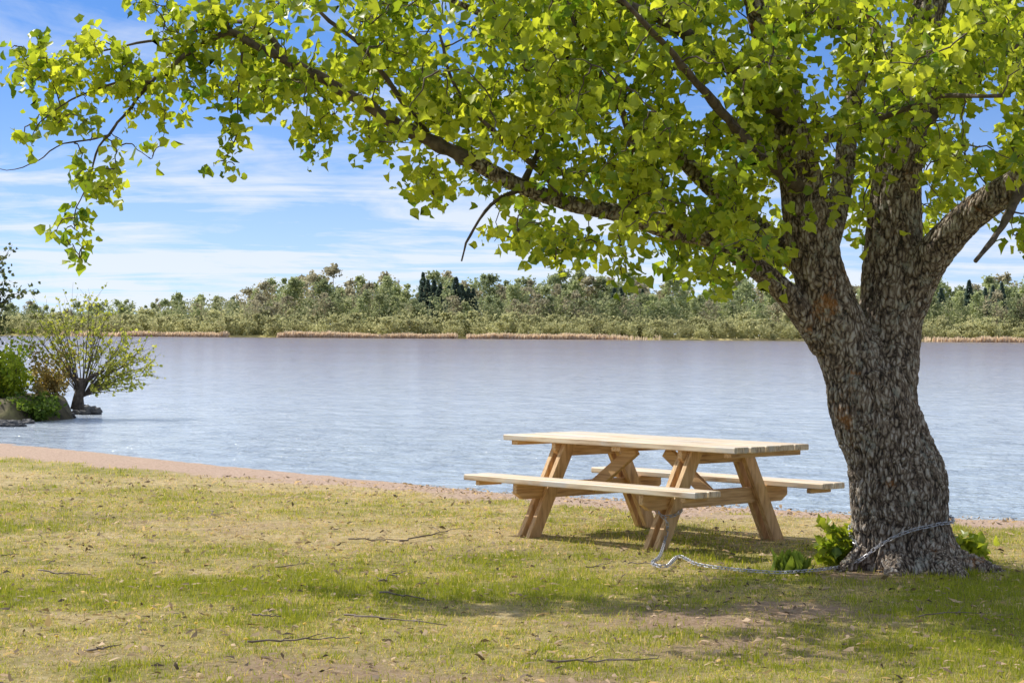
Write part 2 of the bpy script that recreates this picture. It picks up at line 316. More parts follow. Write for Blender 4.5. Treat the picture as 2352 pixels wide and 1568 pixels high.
tag(link('dead_leaf_litter',me,M_grass),'dry brown leaf scraps and chips scattered over the lawn','leaf litter',kind='stuff')
# ---------------------------------------------------------------- picnic table
T=empty('picnic_table',(TX,TY,0),'light pine picnic table with two attached benches beside the big tree','picnic table',local=True,rz=TH)
mb=MB(); nP=5; gap=.016; pw=(2*TW-gap*(nP-1))/nP
for i in range(nP):
    mb.box((random.uniform(-.012,.012),-TW+pw/2+i*(pw+gap),.728+random.uniform(-.003,.003)),(TL,pw,.044),None,.006)
mb.build('tabletop',M_woodtop,T)
for s in (-1,1):
    mb=MB()
    for k in range(2): mb.box((random.uniform(-.006,.006),s*(TB-.0665-k*.141),.428),(TLB,.127,.044),None,.006)
    mb.build('seat',M_woodtop,T)
tf=.27
for sx in (-1,1):
    for sy in (-1,1):
        mb=MB()
        for g_ in (-1,1):
            x0=sx*TS+g_*.046-.0225; hw=.062
            bm=bmesh.new(); pr=[(sy*TF-hw,-.01),(sy*TF+hw,-.01),(sy*tf+hw,.703),(sy*tf-hw,.703)]
            a=[bm.verts.new((x0,y,z)) for y,z in pr]; c_=[bm.verts.new((x0+.045,y,z)) for y,z in pr]
            bm.faces.new(a); bm.faces.new(c_[::-1])
            for i in range(4): bm.faces.new((a[i],c_[i],c_[(i+1)%4],a[(i+1)%4]))
            bmesh.ops.recalc_face_normals(bm,faces=bm.faces[:]); bmesh.ops.bevel(bm,geom=bm.edges[:],offset=.004,segments=1,affect='EDGES'); mb.bmadd(bm)
        mb.build('leg',M_woodz,T)
    def profile(x,y1,z0,z1,cut,th=.045):
        bm=bmesh.new(); pr=[(-y1+cut,z0),(y1-cut,z0),(y1,z0+.045),(y1,z1),(-y1,z1),(-y1,z0+.045)]
        a=[bm.verts.new((x-th/2,y,z)) for y,z in pr]; c_=[bm.verts.new((x+th/2,y,z)) for y,z in pr]
        bm.faces.new(a); bm.faces.new(c_[::-1])
        for i in range(6): bm.faces.new((a[i],c_[i],c_[(i+1)%6],a[(i+1)%6]))
        bmesh.ops.recalc_face_normals(bm,faces=bm.faces[:]); bmesh.ops.bevel(bm,geom=bm.edges[:],offset=.004,segments=1,affect='EDGES')
        q=MB(); q.bmadd(bm); return q
    profile(sx*TS,TB-.03,.285,.4045,.07).build('seat_support',M_woody,T)
    profile(sx*TS,TW-.02,.60,.7035,.06).build('top_support',M_woody,T)
    mb=MB(); mb.bar((sx*(TS-.03),0,.34),(sx*.16,0,.665),.045,.095); mb.build('brace',M_woodx,T)
    for sy in (-1,1):
        mb=MB(); mb.box((sx*(TLB/2-.14),sy*(TB-.14),.388),(.045,.24,.034),None,.004); mb.build('seat_batten',M_woody,T)
    mb=MB(); mb.box((sx*(TL/2-.10),0,.686),(.07,2*TW-.06,.034),None,.004); mb.build('top_batten',M_woody,T)
mb=MB(); mb.box((0,0,.6845),(.095,2*TW-.06,.036),None,.004); mb.build('top_batten',M_woody,T)
# ---------------------------------------------------------------- linden tree
YT=TREE[1]; TR=empty('linden_tree',TREE,'large old linden tree with a forked ridged trunk and bright green leaves','tree')
def smooth_path(P,n):
    P=np.asarray(P,float); d=np.concatenate([[0],np.cumsum(np.linalg.norm(np.diff(P[:,:3],axis=0),axis=1))]); t=np.linspace(0,d[-1],n)
    out=np.zeros((n,P.shape[1])); Q=np.vstack([2*P[0]-P[1],P,2*P[-1]-P[-2]])
    for k,tt in enumerate(t):
        i=min(max(np.searchsorted(d,tt)-1,0),len(P)-2); u=(tt-d[i])/(d[i+1]-d[i]); a,b_,c_,e=Q[i:i+4]
        out[k]=.5*((2*b_)+(c_-a)*u+(2*a-5*b_+4*c_-e)*u*u+(3*b_-a-3*c_+e)*u**3)
    return out
def limb(pp,n=40):
    P=[]
    for t in pp:
        px,py,r_=t[:3]; dy=t[3] if len(t)>3 else 0
        a=at(px,py,YT+dy); P.append([*a,r_/F*YT])
    return smooth_path(P,n)
LIMBS={
'main':limb([(2092,1345,146),(2087,1300,126),(2078,1250,114),(2069,1200,110),(2066,1150,111),(2060,1100,110),(2046,1050,103),(2030,1000,99),(2012,950,98),(1998,900,97),(1988,855,92)],40),
'left':limb([(2000,930,80),(1966,850,76),(1936,780,71),(1910,720,64,-.05),(1886,640,59,-.1),(1866,560,57,-.12),(1853,480,55,-.15),(1838,400,50,-.2),(1812,300,44,-.3),(1790,200,38,-.3),(1765,100,34,-.4),(1740,0,30,-.5),(1700,-150,26,-.6),(1660,-330,14,-.7)],50),
'right':limb([(2022,930,80),(2036,850,76,.08),(2043,780,74,.15),(2048,700,74,.18),(2052,620,73,.2),(2052,540,67,.2),(2056,460,61,.2),(2066,380,54,.2),(2082,280,49,.25),(2098,180,45,.3),(2118,80,42,.3),(2145,-20,39,.3),(2190,-170,32,.4),(2230,-350,16,.5)],50),
'rb':limb([(2085,720,42,.1),(2115,635,45,.05),(2162,562,43,-.05),(2217,505,39,-.15),(2290,450,36,-.3),(2365,408,33,-.4),(2480,350,26,-.5),(2600,250,14,-.6)],30),
'mid':limb([(1900,560,30,.1),(1925,470,28,.3),(1940,380,26,.45),(1950,280,24,.6),(1975,160,21,.7),(1990,40,18,.8),(2000,-120,12,.9)],30),
'long1':limb([(1895,800,32,-.05),(1848,725,31,-.12),(1785,655,26,-.2),(1705,592,24,-.25),(1625,545,22,-.3),(1540,530,21,-.3),(1430,492,20,-.35),(1310,468,18,-.4),(1190,425,18,-.4),(1080,368,17,-.4)],50),
'second':limb([(1870,640,32,0),(1790,560,25,.1),(1700,490,22,.2),(1600,400,19,.3),(1480,270,16,.4),(1340,160,14,.5),(1200,80,12,.5),(1080,20,9,.5),(930,-40,5,.5)],40),
}
thin={
'long2':limb([(1080,368,17,-.4),(980,312,15.5,-.4),(890,262,14,-.4),(800,208,12.5,-.45),(700,155,11,-.45),(600,112,10,-.5),(530,82,8,-.5),(470,102,6.5,-.5),(400,150,5.5,-.5),(345,190,4.6,-.5),(300,245,3.6,-.5),(255,310,3,-.55),(225,350,2.4,-.55),(200,430,1.6,-.6),(170,510,1.1,-.6)],70),
'far':limb([(255,310,2.6,-.55),(200,325,2,-.5),(140,335,1.6,-.5),(90,365,1.3,-.5),(30,388,1,-.5),(0,388,.8,-.5)],16),
'a':limb([(1810,290,22,-.3),(1700,180,17,-.6),(1580,90,14,-.8),(1440,20,11,-1),(1300,-60,7,-1.1)],24),
'b':limb([(2100,200,26,.2),(1990,120,20,.1),(1900,40,15,0),(1830,-60,10,0)],20),
'c':limb([(1435,492,12,-.25),(1462,400,10,-.5),(1445,300,8,-.7),(1400,200,6,-.8),(1340,110,5,-.9),(1300,0,4,-1)],24),
'd':limb([(1845,440,18,-.2),(1740,350,13,-.8),(1640,240,10,-1.3),(1540,120,7,-1.8),(1440,10,5,-2.2),(1330,-80,4,-2.4)],26),
'e':limb([(535,84,8,-.4),(495,30,7,-.4),(470,-40,6,-.3),(430,-120,4,-.3)],14),
'f':limb([(660,136,8,-.4),(600,70,6,-.2),(520,60,5,0),(420,90,4,.1),(330,100,3,.1),(230,120,2.2,.1),(120,130,1.5,.1)],24),
'g':limb([(2085,320,24,.2),(2170,230,18,.4),(2270,150,14,.6),(2380,60,10,.8)],20),
'h':limb([(980,312,8,-.3),(900,200,6,-.6),(830,110,5,-.8),(740,30,4,-.9),(680,-50,3,-1)],22),
'i':limb([(1200,428,8,-.3),(1240,330,7,0),(1230,220,6,.3),(1180,110,5,.5),(1120,20,4,.6)],22),
'j':limb([(1900,320,12,0),(1960,290,10,-.5),(2040,270,7,-1),(2160,230,5,-1.5),(2300,220,4,-2)],20),
'k':limb([(345,190,3.5,-.5),(260,200,2.6,-.6),(170,230,2,-.6),(100,270,1.4,-.6),(70,320,1,-.6)],16),
'l':limb([(2360,408,16,-.4),(2300,520,8,-.6),(2240,600,5,-.8)],12),
'm':limb([(1310,468,9,-.4),(1250,400,7,-.5),(1130,300,5,-.6),(1050,200,4,-.6),(1010,80,3,-.6)],18),
'n':limb([(1200,430,6,-.4),(1130,470,4,-.5),(1080,540,3,-.6),(1060,600,2,-.6)],12),
'o':limb([(560,98,3,-.45),(556,170,2.4,-.45),(548,240,1.8,-.45),(545,310,1.4,-.45),(515,370,1,-.45)],12),
}
mb=MB()
for k,L in LIMBS.items(): mb.tube(L[:,:3],L[:,3],20)
for a_,l_,r_ in [(200,.5,.13),(250,.45,.12),(300,.5,.13),(345,.55,.13),(20,.4,.12),(90,.4,.12),(140,.4,.12)]:
    a=R(a_); c0=at(2080,1230,YT); d=np.array([math.cos(a),math.sin(a),0])
    mb.tube([c0+d*.1,c0+d*.27+[0,0,-.14],np.array([c0[0],c0[1],.02])+d*(.33+.05),np.array([c0[0],c0[1],-.09])+d*(l_+.12)],[.14,r_*.9,r_*.7,.05],10)
tmp=mb.build('tmp',None,None); md=tmp.modifiers.new('r','REMESH'); md.mode='VOXEL'; md.voxel_size=.0105
sm=tmp.modifiers.new('s','SMOOTH'); sm.iterations=6; sm.factor=.6
dg=bpy.context.evaluated_depsgraph_get(); me=bpy.data.meshes.new_from_object(tmp.evaluated_get(dg)); bpy.data.objects.remove(tmp)
n=len(me.vertices); co=np.zeros(n*3); me.vertices.foreach_get('co',co); co=co.reshape(-1,3); no=np.zeros(n*3); me.vertices.foreach_get('normal',no); no=no.reshape(-1,3)
warp=np.stack([noise3(co*6,1)-.5,noise3(co*6,2)-.5,noise3(co*6,3)-.5],1)*.085
q=(co+warp)*np.array([34,34,8.]); n1=noise3(q,5); n2=noise3(q*2.0+5,6)
ridge=np.clip(np.abs(2*n1-1)*2.4,0,1)*.6+.4*np.clip(np.abs(2*n2-1)*2,0,1)
allL=np.concatenate(list(LIMBS.values())); rr=np.zeros(n)
for s in range(0,n,20000):
    d=np.linalg.norm(co[s:s+20000,None]-allL[None,::2,:3],axis=2); rr[s:s+20000]=allL[::2][np.argmin(d,1),3]
amp=np.clip(rr*.085,.004,.026)
co2=co+no*((ridge-.65)*amp+(fbm(co*2.2,2,8)-.5)*.18*rr+(noise3(co*[7,7,3],9)-.5)*.06*rr)[:,None]
me.vertices.foreach_set('co',(co2-TREE).ravel()); t=me.attributes.new('ridge','FLOAT','POINT'); t.data.foreach_set('value',ridge.astype(np.float32)); me.update()
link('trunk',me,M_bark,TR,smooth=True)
bvh=BVHTree.FromPolygons([tuple(v) for v in co2],[tuple(p_.vertices) for p_ in me.polygons])
# clusters
ylx=[480,560,620,680,720,780,830,880,930,960,985,1040,1100,1150,1200,1260,1310,1370,1450,1520,1600,1660,1720,1780,1850,1900,1960,2030,2080,2140,2200,2260,2300,2352,2600]
yly=[180,250,280,310,355,370,375,350,410,430,540,590,610,560,560,605,590,655,640,620,650,685,640,670,650,540,600,560,560,600,620,620,580,590,560]
CL=[]
def wnoise(x,y,s=41): return float(fbm(np.array([x/62,y/62,.3]),3,s))
LB=np.concatenate([project(F,H,LIMBS['long1'][:,:3]),project(F,H,thin['long2'][:,:3])]); LBY=np.concatenate([LIMBS['long1'][:,1],thin['long2'][:,1]])-YT
cnt=0
while cnt<1420:
    x=random.uniform(480,2450); y=random.uniform(-30,690)
    if y>np.interp(x,ylx,yly)-6: continue
    th=.46 if x<1250 else .43
    if random.random()>np.clip((wnoise(x,y)-th)*9,.012,1): continue
    if x<1150 and random.random()<.25: continue
    dy=np.clip(random.gauss(-.2,.85),-2.0,1.9)*(0.55+.45*min(1,max(0,(x-500)/900)))
    if 1790<x<2150 and y>300:
        if random.random()<.5: continue
        dy=random.uniform(.5,1.8) if random.random()<.8 else -random.uniform(.5,1.3)
    elif 1780<x<2200 and y>0: dy=-abs(dy)-.3 if random.random()<.5 else abs(dy)+.4
    if x>2180 and 370<y<580:
        if random.random()<.3: continue
        dy=abs(dy)*.8+.1 if random.random()<.85 else dy
    d=np.hypot(LB[:,0]-x,LB[:,1]-y); j=np.argmin(d)
    if d[j]<32:
        if random.random()<.4: continue
        if random.random()<.82: dy=LBY[j]+random.uniform(.25,1.3)
    CL.append((x,y,dy,.075,random.randint(10,15),0)); cnt+=1
cnt=0
while cnt<300:
    x=random.uniform(350,2750); y=-30-abs(random.gauss(0,300))
    if x>2450: y=random.uniform(-400,500)
    if wnoise(x,y,47)<.5: continue
    CL.append((x,y,random.gauss(0,1.3),.09,24,0)); cnt+=1
for cx,cy,rx,ry in [(70,95,38,25),(60,150,40,40),(150,90,55,25),(250,110,55,35),(330,165,65,45),(130,170,60,45),(230,200,65,45),(110,260,50,32),(70,320,25,20),(180,280,50,28),(330,235,45,25),(410,200,40,45),(420,80,60,60),(400,270,28,35),(375,330,16,20),(340,362,16,9),(200,390,35,30),(235,440,50,32),(180,500,32,25),(125,540,30,14),(200,570,9,16),(185,600,6,5),(275,365,22,35),(545,290,32,50),(515,378,28,14),(500,230,30,35),(440,150,45,45),(340,10,60,30),(520,60,60,50),(30,110,12,10),(45,180,20,20)]:
    k=max(2,int(round(rx*ry*3.14/900)))
    for _ in range(k):
        a=random.random()*6.28; q_=math.sqrt(random.random()); CL.append((cx+rx*q_*math.cos(a),cy+ry*q_*math.sin(a),-.5+random.gauss(0,.18),.042 if rx<40 else .05,random.randint(7,12) if rx>20 else 5,1))
skel=np.concatenate([L[::2,:3] for k,L in LIMBS.items() if k!='main']+[L[:,:3] for L in thin.values()])
br=MB()
for k,L in thin.items():
    J=np.cumsum(rng.normal(0,.006,(len(L),3)),0); J-=np.linspace(0,1,len(L))[:,None]*J[-1]
    br.tube(L[:,:3]+J*.8,L[:,3]*(1+.12*np.sin(np.arange(len(L))*1.7)),8)
C3=np.array([at(c[0],c[1],YT+c[2]) for c in CL]); d0=np.array([np.min(np.linalg.norm(skel-c,axis=1)) for c in C3]); order=np.argsort(d0)
buf=np.zeros((len(skel)+len(C3)*6,3)); buf[:len(skel)]=skel; ns=len(skel); LC=[];LS=[];LA=[];LN=[];LK=[]
for i in order:
    c=C3[i]; d=np.linalg.norm(buf[:ns]-c,axis=1); s0=buf[np.argmin(d)]; ln=np.linalg.norm(c-s0)
    t=np.linspace(0,1,7)[:,None]; side=rng.normal(0,.08*ln+.01,3); P=s0+(c-s0)*t+ (np.array([0,0,.22*ln])+side)*(4*t*(1-t))*.6+rng.normal(0,.02*ln+.004,(7,3))*(t>0)
    br.tube(P,np.linspace(.004+.006*min(ln,1.5),.0025,7),4,False)
    buf[ns:ns+5]=P[2:]; ns+=5
    sg,nl,ty=CL[i][3],CL[i][4],CL[i][5]
    pc=c+np.zeros((nl,3))
    if ln<.6:
        jj=np.clip(rng.random(nl)**.6*6,0,5.99); k0=jj.astype(int); pc=(P[k0]+(P[k0+1]-P[k0])*(jj-k0)[:,None])*.55+c*.45
    LC.append(pc+rng.normal(0,sg,(nl,3))*[1,1,.9]); tone=rng.random()
    LS.append(rng.uniform(.042,.088,nl)*(1 if ty==0 else .95)); LA.append(rng.normal(0,1,(nl,3))*[1,1,.7]+[0,0,-.85]); LN.append(rng.normal(0,1,(nl,3))+[-.35,0,.4])
    r_=np.clip(tone*.75+rng.random((nl,1))*.5-.1,0,1); LK.append(np.array([.11,.20,.015])*(1-r_)+np.array([.52,.57,.055])*r_)
br.build('branches',M_twig,TR,smooth=True)
LC=np.concatenate(LC)
me=leaf_mesh('crown',LC,np.concatenate(LS),np.concatenate(LA),np.concatenate(LN),np.concatenate(LK),'broad',TREE,jit=.095); link('crown',me,M_leaf,TR)
# ---------------------------------------------------------------- generic shrub
def shrub(name,base,ends,label,cat,leafn,lsize,c0,c1,r0=.02,shape='narrow',group=None,spread=.05,sub=4,mat=None,lo=.3,stemmat=None):
    E=empty(name,base,label,cat,group); st=MB(); LC=[];LA=[]
    for e in ends:
        e=np.asarray(e,float); ln=np.linalg.norm(e-base); t=np.linspace(0,1,8)[:,None]
        bend=rng.normal(0,.06*ln,3)+[0,0,.12*ln]; P=base+(e-base)*t+bend*4*t*(1-t)*.6
        st.tube(P,np.linspace(r0,r0*.2,8),5,False); paths=[P]
        for k in range(sub):
            j=random.randint(2,6); q=P[j]; d=unit(e-base+rng.normal(0,.6*ln,3)+[0,0,.2*ln])*ln*random.uniform(.15,.35); S=q+d*np.linspace(0,1,4)[:,None]+rng.normal(0,.01,(4,3)); st.tube(S,np.linspace(r0*.35,r0*.12,4),3,False); paths.append(S)
        for _ in range(leafn):
            P_=random.choice(paths); u=(random.uniform(lo,1) if P_ is P else random.random())*(len(P_)-1); j=min(int(u),len(P_)-2)
            LC.append(P_[j]+(P_[j+1]-P_[j])*(u-j)+rng.normal(0,spread,3)); LA.append(unit(e-base)+rng.normal(0,.7,3))
    st.build('stem',stemmat or M_twig,E); LC=np.array(LC); n=len(LC); r_=rng.random((n,1))
    me=leaf_mesh('foliage',LC,rng.uniform(.6,1.2,n)*lsize,np.array(LA),rng.normal(0,1,(n,3))+[0,0,.6],np.array(c0)*(1-r_)+np.array(c1)*r_,shape,base); link('foliage',me,mat or M_shrub,E)
    return E
bc=ground(-60,968,WZ); rt=ground(228,952,WZ); BY=bc[1]+1.6; brx=rt[0]-bc[0]; bry=2.3
gx=np.linspace(-3.2,1.15,150); gy=np.linspace(-1.2,1.2,70); X,Y=np.meshgrid(gx,gy); dd=np.sqrt(np.maximum(X,0)**2+Y**2)+(fbm2(X,Y,3,4,61)-.5)*.35
PX=bc[0]+X*brx; PY=BY+Y*bry; Z=-.4+np.clip((1-dd)*3.0,0,1)**.7*(.72+(fbm2(PX,PY,1.6,4,62)-.5)*.5)
idx=np.arange(X.size).reshape(X.shape); q=np.stack([idx[:-1,:-1],idx[:-1,1:],idx[1:,1:],idx[1:,:-1]],-1).reshape(-1,4)
me=npmesh('bank',np.stack([PX,PY,Z],-1).reshape(-1,3),np.full(len(q),4),q.ravel())
M_bank=noise_mat('earth_bank',[(.3,(.03,.025,.015)),(.5,(.11,.09,.045)),(.7,(.20,.18,.07))],(1,1,1),3,10,.9,.8,.1)
tag(link('bank',me,M_bank,smooth=True),kind='structure')
def Pb(px,py,dy=0): return at(px,py,BY+dy)
wb_=Pb(188,912); WBT=Pb(186,868)
ends=[Pb(x,y,random.uniform(-.9,.9)) for x,y in [(85,715),(110,700),(135,690),(160,700),(180,685),(205,680),(225,705),(250,725),(275,745),(300,770),(320,780),(345,800),(358,825),(350,850),(335,872),(320,890),(290,760),(240,740),(60,750),(45,790),(90,780),(150,730),(310,830),(280,800),(270,880),(220,760),(330,845),(300,860),(350,815),(110,760),(130,740),(200,740),(250,790),(90,740),(320,815),(300,900),(260,840),(355,860),(340,885),(362,840)]]
E=shrub('willow_tree',wb_,ends,'small pollarded willow leaning over the lake from the left bank','tree',48,.062,(.22,.26,.04),(.54,.54,.11),.013,'broad',spread=.03,sub=10,lo=.35)
t_=MB(); t_.tube([Pb(178,940),Pb(180,912),Pb(186,888),Pb(188,868)],[.14,.10,.085,.10],12); t_.tube([Pb(186,885),Pb(215,862),Pb(240,850)],[.05,.04,.025],8); t_.tube([Pb(184,885),Pb(165,865),Pb(150,840)],[.05,.035,.02],8); t_.build('trunk',M_twig,E,smooth=True)
shrub('bush',Pb(10,935,-.3),[Pb(random.uniform(-60,72),random.uniform(778,900),random.uniform(-1,.6)) for _ in range(34)],'bright yellow green bush at the left edge of the picture','bush',90,.075,(.18,.27,.02),(.52,.58,.06),.012,'broad',spread=.08)
shrub('bush',Pb(75,958,-1.2),[Pb(random.uniform(0,140),random.uniform(912,954),random.uniform(-1.9,-.6)) for _ in range(30)],'low dark green bush above the stones on the left bank','bush',70,.065,(.05,.10,.015),(.20,.28,.04),.008,'broad',spread=.06)
shrub('bush',Pb(125,925,.2),[Pb(random.uniform(70,165),random.uniform(790,905),random.uniform(-.5,.8)) for _ in range(26)],'thin brownish bush between the yellow green bush and the willow','bush',50,.065,(.24,.18,.06),(.50,.40,.17),.008,'broad',spread=.06)
shrub('tree',Pb(-90,930,.5),[Pb(random.uniform(-130,18),random.uniform(600,740),random.uniform(-.6,.6)) for _ in range(34)],'dark leaved tree reaching in at the far left edge','tree',130,.085,(.04,.055,.028),(.15,.17,.07),.03,'broad',spread=.09)
def rock(base,sx,sy,sz,label,seed):
    bm=bmesh.new(); bmesh.ops.create_icosphere(bm,subdivisions=5,radius=1)
    P=np.array([v.co[:] for v in bm.verts]); k=1+(fbm(P*1.6+seed,3,seed)-.5)*1.2+(fbm(P*5+seed,3,seed)-.5)*.4; P=P*k[:,None]*[sx,sy,sz]
    mb=MB(); mb.add(P+base,[[v.index for v in f.verts] for f in bm.faces]); bm.free(); tag(mb.build('rock',M_rock,origin=base),label,'rock')
for px,py,w,hh,lab in [(22,980,.2,.09,'dark rounded rock in the water at the left edge'),(112,962,.28,.10,'long flat dark rock under the low dark bush'),(196,952,.27,.17,'big dark clump-like rock below the willow trunk'),(152,960,.14,.08,'small dark stone between the flat rock and the willow'),(60,973,.12,.06,'tiny dark stone between the two larger left rocks')]:
    g_=ground(px,py,WZ); rock(g_+[0,.1,.02],w*1.1,w*.8,hh,lab,int(px)+3)
# ---------------------------------------------------------------- far shore
def far_mesh(kind,seed):
    rs=np.random.default_rng(seed); C=[];S=[]
    if kind=='spruce':
        n=900; t=rs.random(n)**.8; z=.08+.92*t; rad=(1-t)*.19*(.5+.5*rs.random(n))*(1+.25*np.sin(z*60)); a=rs.random(n)*6.283
        C=np.stack([np.cos(a)*rad,np.sin(a)*rad,z],1); S=np.full(n,.04)*(1.25-t*.8); ax=np.stack([np.cos(a),np.sin(a),-.5+0*a],1)
    else:
        nl={'birch':16,'bare':16,'broad':18,'shrub':10}[kind]; n={'bare':900,'shrub':800}.get(kind,1200)
        wd={'birch':.2,'bare':.26,'broad':.32,'shrub':.75}[kind]; z0={'birch':.2,'bare':.2,'broad':.12,'shrub':.1}[kind]
        L=[]
        for i in range(nl):
            z=z0+(.94-z0)*rs.random(); w=wd*math.sin(math.pi*min(.95,max(.1,(z-z0+.12)/(1.12-z0))))**.7; a=rs.random()*6.283; q=rs.random()**.5*w*.95; L.append((math.cos(a)*q,math.sin(a)*q,z,w*.26+.02))
        L.append((0,0,.95,.03)); L.append((0,0,.6,wd*.65)); L=np.array(L); k=rs.integers(0,len(L),n); d=rs.normal(size=(n,3))*.62*L[k,3:4]
        if kind!='shrub': d[:,2]*=1.6 if kind=='birch' else 1.1
        C=L[k,:3]+d; C[:,2]=np.clip(C[:,2],.04,1.04); S=np.full(n,.025 if kind!='shrub' else .06)*(.6+.8*rs.random(n)); ax=rs.normal(size=(n,3))
    n=len(C); pal={'spruce':((.11,.16,.12),(.17,.23,.17)),'birch':((.36,.42,.19),(.50,.54,.29)),'bare':((.36,.34,.22),(.48,.45,.31)),'broad':((.26,.32,.15),(.40,.44,.24)),'shrub':((.42,.44,.22),(.58,.57,.31))}[kind]  # palettes lightened and greyed: distance haze painted into the foliage colours
    r_=rs.random((n,1)); col=np.array(pal[0])*(1-r_)+np.array(pal[1])*r_
    me=leaf_mesh(kind,C,S*1.5,ax,rs.normal(size=(n,3)),col,'broad')
    bm=bmesh.new(); bm.from_mesh(me)
    mb=MB(); mb.tube([(0,0,-.03),(0.005,0,.4),(0,0,.85)],[.012,.009,.003],5)
    lay=bm.verts.layers.float_color.get('col'); vs=[bm.verts.new(v) for v in np.concatenate(mb.V)]
    for v in vs: v[lay]=(.5,.45,.38,1) if kind in('birch','bare') else (.2,.17,.14,1)
    for f in mb.Fc: bm.faces.new([vs[i] for i in f])
    bm.to_mesh(me); bm.free(); me.materials.append(M_far); return me
FM={k:[far_mesh(k,s) for s in range(n_)] for k,n_ in (('spruce',3),('birch',5),('bare',5),('broad',5),('shrub',4))}
tpx=[-300,0,80,200,300,430,520,600,740,860,950,1020,1100,1200,1350,1500,1700,1850,2150,2250,2352,2700]
tpy=[705,705,695,700,690,678,692,646,626,626,646,636,632,640,636,640,646,652,646,640,630,640]
INFO={'birch':('birch_tree','pale green birch in the wood across the lake','pale green birches across the lake'),
'bare':('budding_tree','brownish barely leafed tree in the wood across the lake','brownish trees across the lake'),
'broad':('broadleaf_tree','rounded mid green broadleaf tree in the wood across the lake','mid green trees across the lake'),
'spruce':('spruce_tree','dark spire-shaped spruce rising from the wood across the lake','dark spruces across the lake'),
'shrub':('willow_shrub','low pale olive willow shrub lining the far shore','willow shrubs along the far shore')}
def put(kind,px,Y,hgt,wide=1):
    me=random.choice(FM[kind]); nm,lab,grp=INFO[kind]; o=bpy.data.objects.new(nm,me); COL.objects.link(o); g_=at(px,770,Y)
    o.location=(g_[0],Y,.35); o.scale=(hgt*wide,hgt*wide,hgt); o.rotation_euler=(0,0,random.random()*6.28); tag(o,lab,'tree' if kind!='shrub' else 'shrub',grp)
def yh(px): return 760+.0067*px
for row,(dY,f0) in enumerate([(30,.84),(60,1.),(95,1.1)]):
    for i in range(98):
        px=-260+i*(2860/98)+random.uniform(-16,16); Y=FAR+dY+random.uniform(-10,10)
        top=np.interp(px,tpx,tpy); hg=(yh(px)-top)/F*Y*f0*random.uniform(.74,1.05)+1.0
        if row==0: hg*=.9
        k=random.choices(['birch','bare','broad','spruce'],[.36,.26,.36,.02])[0]; put(k,px,Y,max(hg,5),random.uniform(.9,1.3))
for px in [968,982,996,1010,1030,1046,1060,1075,1086,1410,1425,1475,2225,2262,2280,2300]: put('spruce',px,FAR+46+random.uniform(-8,8),(yh(px)-random.uniform(626,658))/F*(FAR+46),random.uniform(1.0,1.4))
for i in range(165):
    px=-260+i*(2860/165)+random.uniform(-9,9); row=i%3; Y=FAR+5+row*7; put('shrub',px,Y,random.uniform(4.5,7.0)*(1 if px>250 else .8)+row*1.3,random.uniform(.8,1.3))
n=40000; X=rng.uniform(-260,260,n); Y=FAR+12+rng.random(n)*110; Z=.3+rng.random(n)**1.0*np.interp(X*F/(FAR+40)+1176,[-300,300,600,2352],[6,9,15,15])*(.5+1.*fbm2(X,X*0,.08,3,90)); C=np.stack([X,Y,Z],1); r_=rng.random((n,1))
me=leaf_mesh('undergrowth',C,rng.uniform(.5,1.1,n),rng.normal(size=(n,3)),rng.normal(size=(n,3)),np.array([.23,.26,.14])*(1-r_)+np.array([.40,.41,.23])*r_,'broad')  # undergrowth colours carry the same painted haze
tag(link('undergrowth',me,M_far),'dense mixed undergrowth filling the wood across the lake','undergrowth',kind='stuff')
n=13000; px=np.where(rng.random(n)<.85,1380-1120*rng.random(n)**1.0,2150+450*rng.random(n)); px=np.where((px<1500),px+rng.normal(0,60,n),px+rng.normal(0,30,n)); Yr=FAR-3.5+rng.random(n)*4; X=(px-1176)/F*Yr; kp=fbm2(X,X*0,.06,3,91)>.32; X,Yr=X[kp],Yr[kp]; n=len(X); C=np.stack([X,Yr,np.full(n,-.1)],1)
me=leaf_mesh('reeds',C,rng.uniform(1.1,2.2,n)*(.6+.8*fbm2(X,X*0,.15,2,92)),rng.normal(0,.12,(n,3))+[0,0,1],rng.normal(size=(n,3)),np.array([.84,.71,.52])*(.85+.2*rng.random((n,1))),'narrow')
tag(link('reeds',me,M_reed),'pale tan dry reeds fringing the far shoreline','reeds',kind='stuff')
# ---------------------------------------------------------------- base shoots, tuft
def shoots(pxs,label,n):
    b0=ground(*pxs[0]); ends=[]
    for _ in range(n):
        x=random.uniform(pxs[1],pxs[2]); y=random.uniform(pxs[3],pxs[4]); ends.append(at(x,y,b0[1]+random.uniform(-.25,.1)))
    shrub('leafy_shoots',b0,ends,label,'plant',8,.08,(.12,.19,.02),(.36,.40,.04),.006,'broad',spread=.035,sub=1,lo=.6,mat=M_leaf)
shoots([(1940,1292),1875,1985,1212,1282],'broad leaved green shoots at the left foot of the big trunk',26)
shoots([(2190,1285),2110,2280,1245,1285],'broad leaved shoots in shade at the right foot of the big trunk',26)
gb=ground(1822,1312); n=160; C=gb+np.stack([rng.normal(0,.04,n),rng.normal(0,.04,n),np.zeros(n)],1); ax=np.stack([rng.normal(0,.5,n),rng.normal(0,.5,n),np.ones(n)],1)
me=leaf_mesh('grass_tuft',C,rng.uniform(.08,.16,n),ax,rng.normal(size=(n,3)),np.array([.20,.27,.04])*(.7+.7*rng.random((n,1))),'narrow',gb)
o=link('grass_tuft',me,M_grass,loc=gb); tag(o,'taller tuft of grass just left of the tree shoots','grass tuft')
